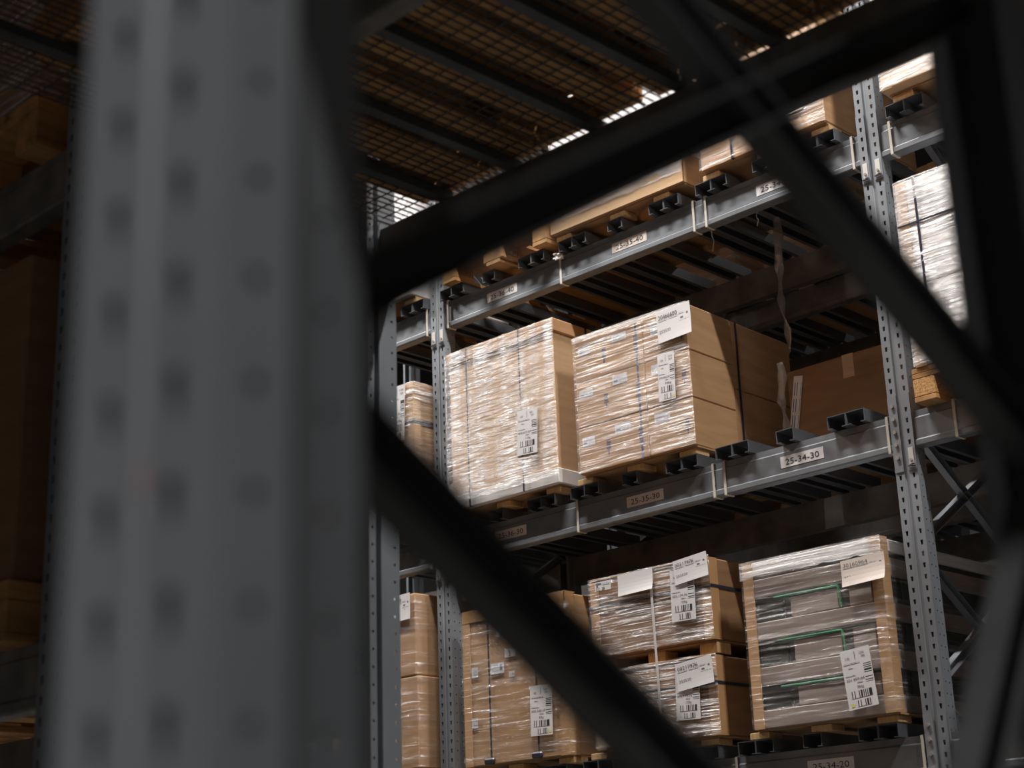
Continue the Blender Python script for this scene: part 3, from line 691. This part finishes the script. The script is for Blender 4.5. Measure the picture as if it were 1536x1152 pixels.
# --- G: white wrapped carton 25-33-40
xc = 3.36; w = .73; z0 = ZB40
pp = paper_pallet('low pallet with printed blocks under the white carton of 25-33-40', xc, Z40+BASE, w=.72, bh=.034, xs=(-.35,-.06,.235))
sheet(pp, 'block_print', (-.05,.028), (.03,.028), (-.05,.006), .0035, CARD_B, [('t','AI-2160',.06,.8,.7,INK,.9)])
t = thing('white_wrapped_carton', 'white film-wrapped carton above label 25-33-40', 'carton', (xc, YF-.03, z0+.005), 0, 'wrapped loads')
MB().cbox(-w/2+.004, w/2-.004, .004, .9, .085, .72, .006).build('body', PALEBOX, t)
MB().cbox(-w/2, w/2, 0, .9, 0, .085, .006).build('base_tray', CARD_P, t)
MB().box(-w/2, -w/2+.05, -.002, .004, 0, .72).build('corner_board', CARD_P, t)
film(t, w, .9, .0, .72, FILM_W, seed=7.7, amp=.005)
# --- H: wrapped cartons 25-34-40
xc = 2.325; w = .705; z0 = ZB40
paper_pallet('low cardboard pallet under the wrapped carton of slot 25-34-40', xc, Z40+BASE, w=.70, xs=(-.37,-.05,.255))
t = thing('wrapped_carton', 'film-wrapped brown carton with barcode label above label 25-34-40', 'carton', (xc, YF, z0), 0, 'wrapped loads')
for a, b in ((0,.33),(.332,.66)): MB().cbox(-w/2, w/2, 0, .78, a, b, .006).build('carton', CARD, t)
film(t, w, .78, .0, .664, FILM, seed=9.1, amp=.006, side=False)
strap_v(t, 2.163-xc, w, .78, .0015, .66, y=-.011, sw=.012)
sheet(t, 'shipping_label', loc(2.452,1.651,xc,z0), loc(2.575,1.651,xc,z0), loc(2.452,1.557,xc,z0), -.013, PAPER, [('b',.1,.9,.1,.5),('b',.1,.75,.6,.92)])
# --- I: wrapped stack in cardboard tray 25-35-40
xc = 1.42; w = .87; z0 = ZB40
paper_pallet('low cardboard pallet under the tray load of slot 25-35-40', xc, Z40+BASE, w=.86, xs=(-.43,-.06,.225), bm=CARD_B)
t = thing('tray_load', 'white film-wrapped load in a cardboard tray above label 25-35-40', 'wrapped load', (xc, YF, z0), .01, 'wrapped loads')
tr = MB(); n = 24
for i in range(n):                      # tray front with a scooped upper edge
    a, b = -w/2 + w*i/n, -w/2 + w*(i+1)/n
    hz = lambda x: .115 + .05*(1 if x > w/2-.09 else 0) - .025*max(0, math.sin((x+w/2)*PI/.29))**2
    tr.v += [(a,0,0),(b,0,0),(b,0,hz(b)),(a,0,hz(a)),(a,.008,0),(b,.008,0),(b,.008,hz(b)),(a,.008,hz(a))]
    q = len(tr.v)-8; tr.f += [(q,q+1,q+2,q+3),(q+4,q+7,q+6,q+5),(q+3,q+2,q+6,q+7),(q,q+4,q+5,q+1)]
tr.build('tray_front', CARD_P, t, fix=False)
MB().box(w/2-.008, w/2, .008, .78, 0, .165).build('tray_side', CARD, t)
MB().box(-w/2, -w/2+.008, .008, .78, 0, .165).build('tray_side', CARD, t)
MB().box(-w/2+.008, w/2-.008, .008, .78, 0, .008).build('tray_base', CARD, t)
for k in range(4): MB().cbox(-w/2+.012, w/2-.012, .012, .76, .0085+.20*k, .0085+.20*k+.198, .006).build('carton', PALEBOX, t)
film(t, w-.02, .76, .05, .81, FILM_W, off=.0, amp=.004, seed=3.9, side=False)
# --- empty wooden pallet 25-36-40
wood_pallet('empty orange wooden pallet with stamped blocks above label 25-36-40', .185, -.085, Z40+BASE-.0005, stamp=True, w=.785)
# --- slot 37 loads, left of the first frame
xc = -.445; w = .70
paper_pallet('low cardboard pallet on the upper shelf left of label 25-36-40', xc, Z40+BASE, w=.70, xs=(-.39,-.05,.255))
t = thing('white_wrapped_carton', 'pale wrapped carton at the upper shelf left of the empty pallet', 'carton', (xc, YF, ZB40), 0, 'wrapped loads')
for k in range(3): MB().cbox(-w/2, w/2, 0, .78, .25*k, .25*k+.248, .006).build('carton', PALEBOX, t)
film(t, w, .78, 0, .75, FILM_W, seed=2.9)
paper_pallet('low cardboard pallet left of label 25-36-30', xc, Z30+BASE, w=.70, xs=(-.39,-.05,.255))
t = thing('labelled_carton', 'film-wrapped carton with big label left of the lidded carton', 'carton', (xc, YF, ZB30), 0, 'wrapped loads')
for a, b in ((0,.33),(.332,.80)): MB().cbox(-w/2, w/2, 0, .78, a, b, .006).build('carton', CARD, t)
MB().box(w/2-.045, w/2+.003, -.003, .0, 0, .80).build('corner_board', CARD_P, t)
MB().box(w/2, w/2+.003, .0, .05, 0, .80).build('corner_board', CARD_P, t)
MB().box(-w/2, w/2+.004, -.005, -.003, .56, .585).box(w/2+.0035, w/2+.005, -.003, .78, .56, .585).build('strap', STRAP, t)
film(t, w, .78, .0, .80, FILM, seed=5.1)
sheet(t, 'shipping_label', (-.27-xc,.945-ZB30), (-.148-xc,.94-ZB30), (-.275-xc,.625-ZB30), -.013, PAPER, ship_items('110',('1100','720'),'802.541.36','104kg'))
sheet(t, 'shipping_label', (-.28-xc,.36-ZB30), (-.185-xc,.355-ZB30), (-.285-xc,.19-ZB30), -.013, PAPER, [('b',.1,.9,.08,.4),('b',.1,.8,.5,.8)])
paper_pallet('low cardboard pallet under the two cartons beside the round-holed upright', xc, Z20+BASE, w=.70, xs=(-.39,-.05,.20))
zz = ZB20+.03
for k, (h_, wd, nt) in enumerate(((.475, .70, 'lower'), (.435, .70, 'upper'))):
    t = thing('film_wrapped_carton', f'{nt} of two film-wrapped cartons beside the round-holed upright', 'carton', (xc - (.0 if k == 0 else .012), YF, zz), 0, 'wrapped loads')
    MB().cbox(-w/2, w/2, 0, .78, .001, h_-.002, .006).build('body', CARD, t)
    film(t, w, .78, .001, h_-.002, FILM_L, seed=1.7+k, amp=.006)
    if k: sheet(t, 'delivery_note', (-.30-xc, -.232-zz), (-.122-xc, -.228-zz), (-.30-xc, -.372-zz), -.014, PAPER, note_items('40222108','252750'), curl=.004)
    zz += h_+.001
# --- deep cartons behind slot 34 and rear row loads
def plain_carton(label, x0, x1, y0, y1, z0, z1, m=CARD, group='background cartons', fm=None, name='carton', split=0):
    xc = (x0+x1)/2
    t = thing(name, label, 'carton', (xc, y0, z0), 0, group); w = x1-x0
    MB().cbox(-w/2, w/2, 0, y1-y0, 0, z1-z0, .006).build('body', m, t)
    MB().box(-.03, .03, -.0008, 0, (z1-z0)*.75, z1-z0).box(-.03, .03, 0, y1-y0, z1-z0, z1-z0+.0008).build('packing_tape', CARD_P, t)
    if fm: film(t, w, y1-y0, 0, z1-z0, fm, seed=x0*3+z0)
    return t
t = plain_carton('dark carton deep in the empty slot above label 25-34-30', 1.99, 2.68, .47, 1.0, Z30+BASE, .56, CARD_D)
sheet(t, 'label_strip', (-.30,.42), (-.25,.41), (-.29,.1), -.006, PAPER_W, [('b',.1,.9,.1,.3),('b',.1,.9,.35,.55),('b',.1,.9,.6,.9)])
for i, (x0, x1, z, h, m, fm) in enumerate(((.25,.95,Z40,.6,CARD,FILM), (1.15,1.66,Z40,.72,CARD_P,FILM), (2.0,2.6,Z40,.5,CARD,None), (.2,.9,Z30,.75,CARD_D,None), (1.2,1.9,Z30,.55,CARD,None), (2.05,2.65,Z30,.7,CARD_D,FILM), (3.1,3.8,Z40,.6,CARD,FILM), (3.1,3.8,Z30,.6,CARD_D,None))):
    plain_carton(f'carton in the rear row, {ORD[i%3]} from the left seen through the {"upper" if z > 1 else "middle"} shelf' if i < 6 else f'carton in the rear row right of the 25-34 frame on the {"upper" if z > 1 else "middle"} shelf',
                 x0, x1, RY0+.22, RY1-.05, z+BASE, z+BASE+h, m, 'rear row cartons', fm)

# ------------------------------------------------------------------ hanging plastic strip, strings
def ribbon(name, label, pts, wd, m, twist=3.):
    mb = MB(); n = len(pts)
    for i, p in enumerate(pts):
        a = twist*i/n + .5*math.sin(i*1.3); p = Vector(p); u = Vector((math.cos(a), math.sin(a), 0))*wd*(.6+.4*math.sin(i*2.1+.5)**2)/2
        mb.v += [tuple(p-u), tuple(p), tuple(p+u)]
    for i in range(n-1):
        for k in (0, 1): q = i*3+k; mb.f.append((q, q+1, q+4, q+3))
    o = mb.build(name, m, None, smooth=True, fix=False)
    md = o.modifiers.new('sheet', 'SOLIDIFY'); md.thickness = .0015
    return tag(o, label, 'plastic strip', 'hanging scraps')
ribbon('plastic_strip', 'twisted torn plastic strip hanging under the 25-34-40 shelf', [(2.02+.012*math.sin(i*.7), .45+.01*math.cos(i), 1.36-.055*i) for i in range(14)], .055, FILM_V)
ribbon('torn_film', 'torn film tail hanging behind the six-carton block', [(1.99+.01*math.sin(i), .42, .60-.04*i) for i in range(10)], .05, FILM_V, 2.)
for i, (x, y, z, l) in enumerate(((2.02,.30,1.36,.09),(1.78,.25,1.36,.16),(2.29,.78,1.367,.20))):
    mb = MB(); pts = [(x+.006*math.sin(k*1.9), y, z-l*k/6) for k in range(7)]
    for a, b in zip(pts[:-1], pts[1:]): mb.tube(a, b, .0028, 5)
    tag(mb.build('string_end', TIE), f'loose string end hanging under the upper shelf, {ORD[i]} from the hanging strip', 'string', 'hanging scraps')

# ------------------------------------------------------------------ aisle row: mesh deck over the tunnel, loads on it, left bay
for Y, fl, n in ((BF+.002, False, 'back'), (BR-.002, True, 'aisle side')):
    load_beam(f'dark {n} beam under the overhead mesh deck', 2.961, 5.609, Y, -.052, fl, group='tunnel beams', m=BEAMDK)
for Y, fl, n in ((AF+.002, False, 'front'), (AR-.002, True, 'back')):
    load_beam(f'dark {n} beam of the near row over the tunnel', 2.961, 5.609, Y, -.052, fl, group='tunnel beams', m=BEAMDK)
def mesh_deck(label, x0, x1, y0, y1, z, bars):
    t = thing('mesh_deck', label, 'wire deck', (x0, y0, z), 0, 'overhead mesh decks')
    for b in bars:
        MB().prism([(0,-.004),(y1-y0,-.004),(y1-y0,-.030),(0,-.030)], b-.016-x0, b+.016-x0).build('support_bar', STEEL_D, t)
    mb = MB(); W, D = x1-x0, y1-y0
    n = int(W/.025)
    for i in range(n+1): mb.box(W*i/n-.0013, W*i/n+.0013, 0, D, 0, .004)
    n = int(D/.05)
    for i in range(n+1): mb.box(0, W, D*i/n-.0013, D*i/n+.0013, -.003, 0)
    tag(mb.build('wire_mesh', WIRE, t, fix=False), kind='stuff')
mesh_deck('overhead wire mesh deck under wooden pallets, left section', 2.97, 3.92, BF, BR-.004, .032, (3.22,3.485,3.785))
mesh_deck('overhead wire mesh deck under wooden pallets, middle section', 3.925, 4.80, BF, BR-.004, .032, (4.07,4.355,4.65))
mesh_deck('overhead wire mesh deck under wooden pallets, right section', 4.805, 5.6, BF, BR-.004, .032, (4.94,5.23,5.5))
mesh_deck('wire mesh deck bridging the two near rows', 2.97, 5.6, AF, BF-.004, .032, (3.22,3.485,3.785,4.07,4.355,4.65,4.94,5.23,5.5))
for i, (x, y, wd) in enumerate(((3.11,-4.145,.82),(3.975,-4.135,.84),(4.83,-4.145,.76))):
    wood_pallet(f'old wooden pallet seen from below through the mesh, {ORD[i]} from the left', x, y, .0365, w=wd, m=WOODDK, block=WOODDK, group='pallets on the mesh deck', closed=True)
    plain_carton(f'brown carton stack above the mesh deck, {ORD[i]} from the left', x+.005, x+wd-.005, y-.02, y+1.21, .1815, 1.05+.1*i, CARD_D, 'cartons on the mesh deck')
for i, x in enumerate((3.0, 3.9, 4.75)):  # unseen stacks added to stop near-aisle lamp light crossing the row
    plain_carton(f'unseen light-blocking carton stack over the near row, {ORD[i]} from the left', x, x+.76, AF+.05, AF+.85, .0365, 1.5, CARD_D, 'light-blocking cartons on the near row')
for Y, fl, n in ((AF+.002, False, 'front'), (AR-.002, True, 'back')):
    load_beam(f'dark {n} beam of the near row above the viewer', 5.716, 8.41, Y, -.052, fl, group='tunnel beams', m=BEAMDK)
for i, x in enumerate((5.74, 6.60, 7.46)):  # unseen cartons added to shade the near frame behind its front upright
    plain_carton(f'unseen light-blocking carton on the near row above the viewer, {ORD[i]} place', x, x+.84, AF+.01, AR-.01, .0, 1.2, CARD_D, 'light-blocking cartons on the near row')
rack_frame('grey rack frame of the near row right of the viewer', 8.411, AF, AR, UP_PLAIN, UP_PLAIN, lattice(AF, AR, [-1.2+.58*k for k in range(-3, 6)], .52, .06), 'near rack frames')
for z, n in ((Z40,'upper'),(Z20,'lower'),(-.052,'middle')):
    for X0, X1, w in ((.16, 2.854, 'bay left of the round-holed upright'), (2.961, 5.609, 'bay over the tunnel')):
        if n != 'upper' and 'tunnel' in w: continue
        for Y, fl, q in ((BF+.002, False, 'back'), (BR-.002, True, 'aisle side')):
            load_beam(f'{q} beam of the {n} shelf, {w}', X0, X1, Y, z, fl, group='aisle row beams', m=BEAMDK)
rack_frame('grey rack frame of the aisle row hidden behind the blurred upright', .055, BF, BR, UP_PLAIN_D, UP_PLAIN_D, lattice(BF, BR, [-1.2+.58*k for k in range(-3, 6)], .56, .06), 'near rack frames')
k = 0
for z in (Z20, -.052):
    for x in (.3, 1.15, 2.0):
        wood_pallet(f'wooden pallet in the dark bay left of the blurred upright, {"lower" if z < -1 else "middle"} shelf, {ORD[int(x/.85)]} place', x, BF-.06, z+.0505, m=WOODDK, block=WOODDK, group='pallets in the dark bay')
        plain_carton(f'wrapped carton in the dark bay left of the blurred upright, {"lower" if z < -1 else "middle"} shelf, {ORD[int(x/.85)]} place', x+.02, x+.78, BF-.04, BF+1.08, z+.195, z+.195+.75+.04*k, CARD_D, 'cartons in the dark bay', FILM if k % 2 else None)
        k += 1
for i, x in enumerate((3.1, 4.0, 4.8)):  # unseen cartons added to block near-aisle lamp light from the far rack
    plain_carton(f'unseen light-blocking carton on the top of the aisle row above the mesh deck, {ORD[i]} place', x, x+.75, BF, BR, Z40+.052, Z40+1.3, CARD_D, 'light-blocking cartons on the aisle row top')

for i, x in enumerate((5.73, 6.6, 7.47)):  # unseen cartons added to keep aisle lamp light out of the near upright
    plain_carton(f'unseen light-blocking carton in the aisle row right of the tunnel, {ORD[i]} place', x, x+.84, BF, BR, .001, 2.6, CARD_D, 'light-blocking cartons right of the tunnel')
for Y, fl, n in ((BF+.002, False, 'back'), (BR-.002, True, 'aisle side')):
    load_beam(f'dark {n} beam of the aisle row right of the tunnel', 5.716, 8.41, Y, -.052, fl, group='tunnel beams', m=BEAMDK)
rack_frame('grey rack frame of the aisle row beyond the right edge of view', 8.411, BF, BR, UP_PLAIN_D, UP_PLAIN_D, lattice(BF, BR, [-1.2+.58*k for k in range(-3, 6)], .56, .06), 'near rack frames')
# full top shelf of the far rack and of the rear row
for i, x in enumerate((-2.6, -1.75, -.87, .13, 1.0, 1.88, 2.93, 3.8, 4.7)):
    plain_carton(f'tall carton on the far rack top shelf, {ORD[i]} from the left', x, x+.84, -.05, 1.0, Z50+.051, Z50+1.15, CARD, 'cartons on the far rack top')

for Y, fl, n in ((AF+.002, False, 'front'), (AR-.002, True, 'back')):
    load_beam(f'dark {n} beam of the lower near row shelf beside the viewer', 5.726, 8.41, Y, Z20, fl, group='tunnel beams', m=BEAMDK)
for i, x in enumerate((6.13, 6.88, 7.62)):  # unseen cartons added to shade the rear upright of the near frame
    plain_carton(f'unseen light-blocking carton on the lower near row shelf beside the viewer, {ORD[i]} place', x, x+.73, AF+.05, AR-.01, Z20+.051, -.2, CARD_D, 'light-blocking cartons beside the viewer')
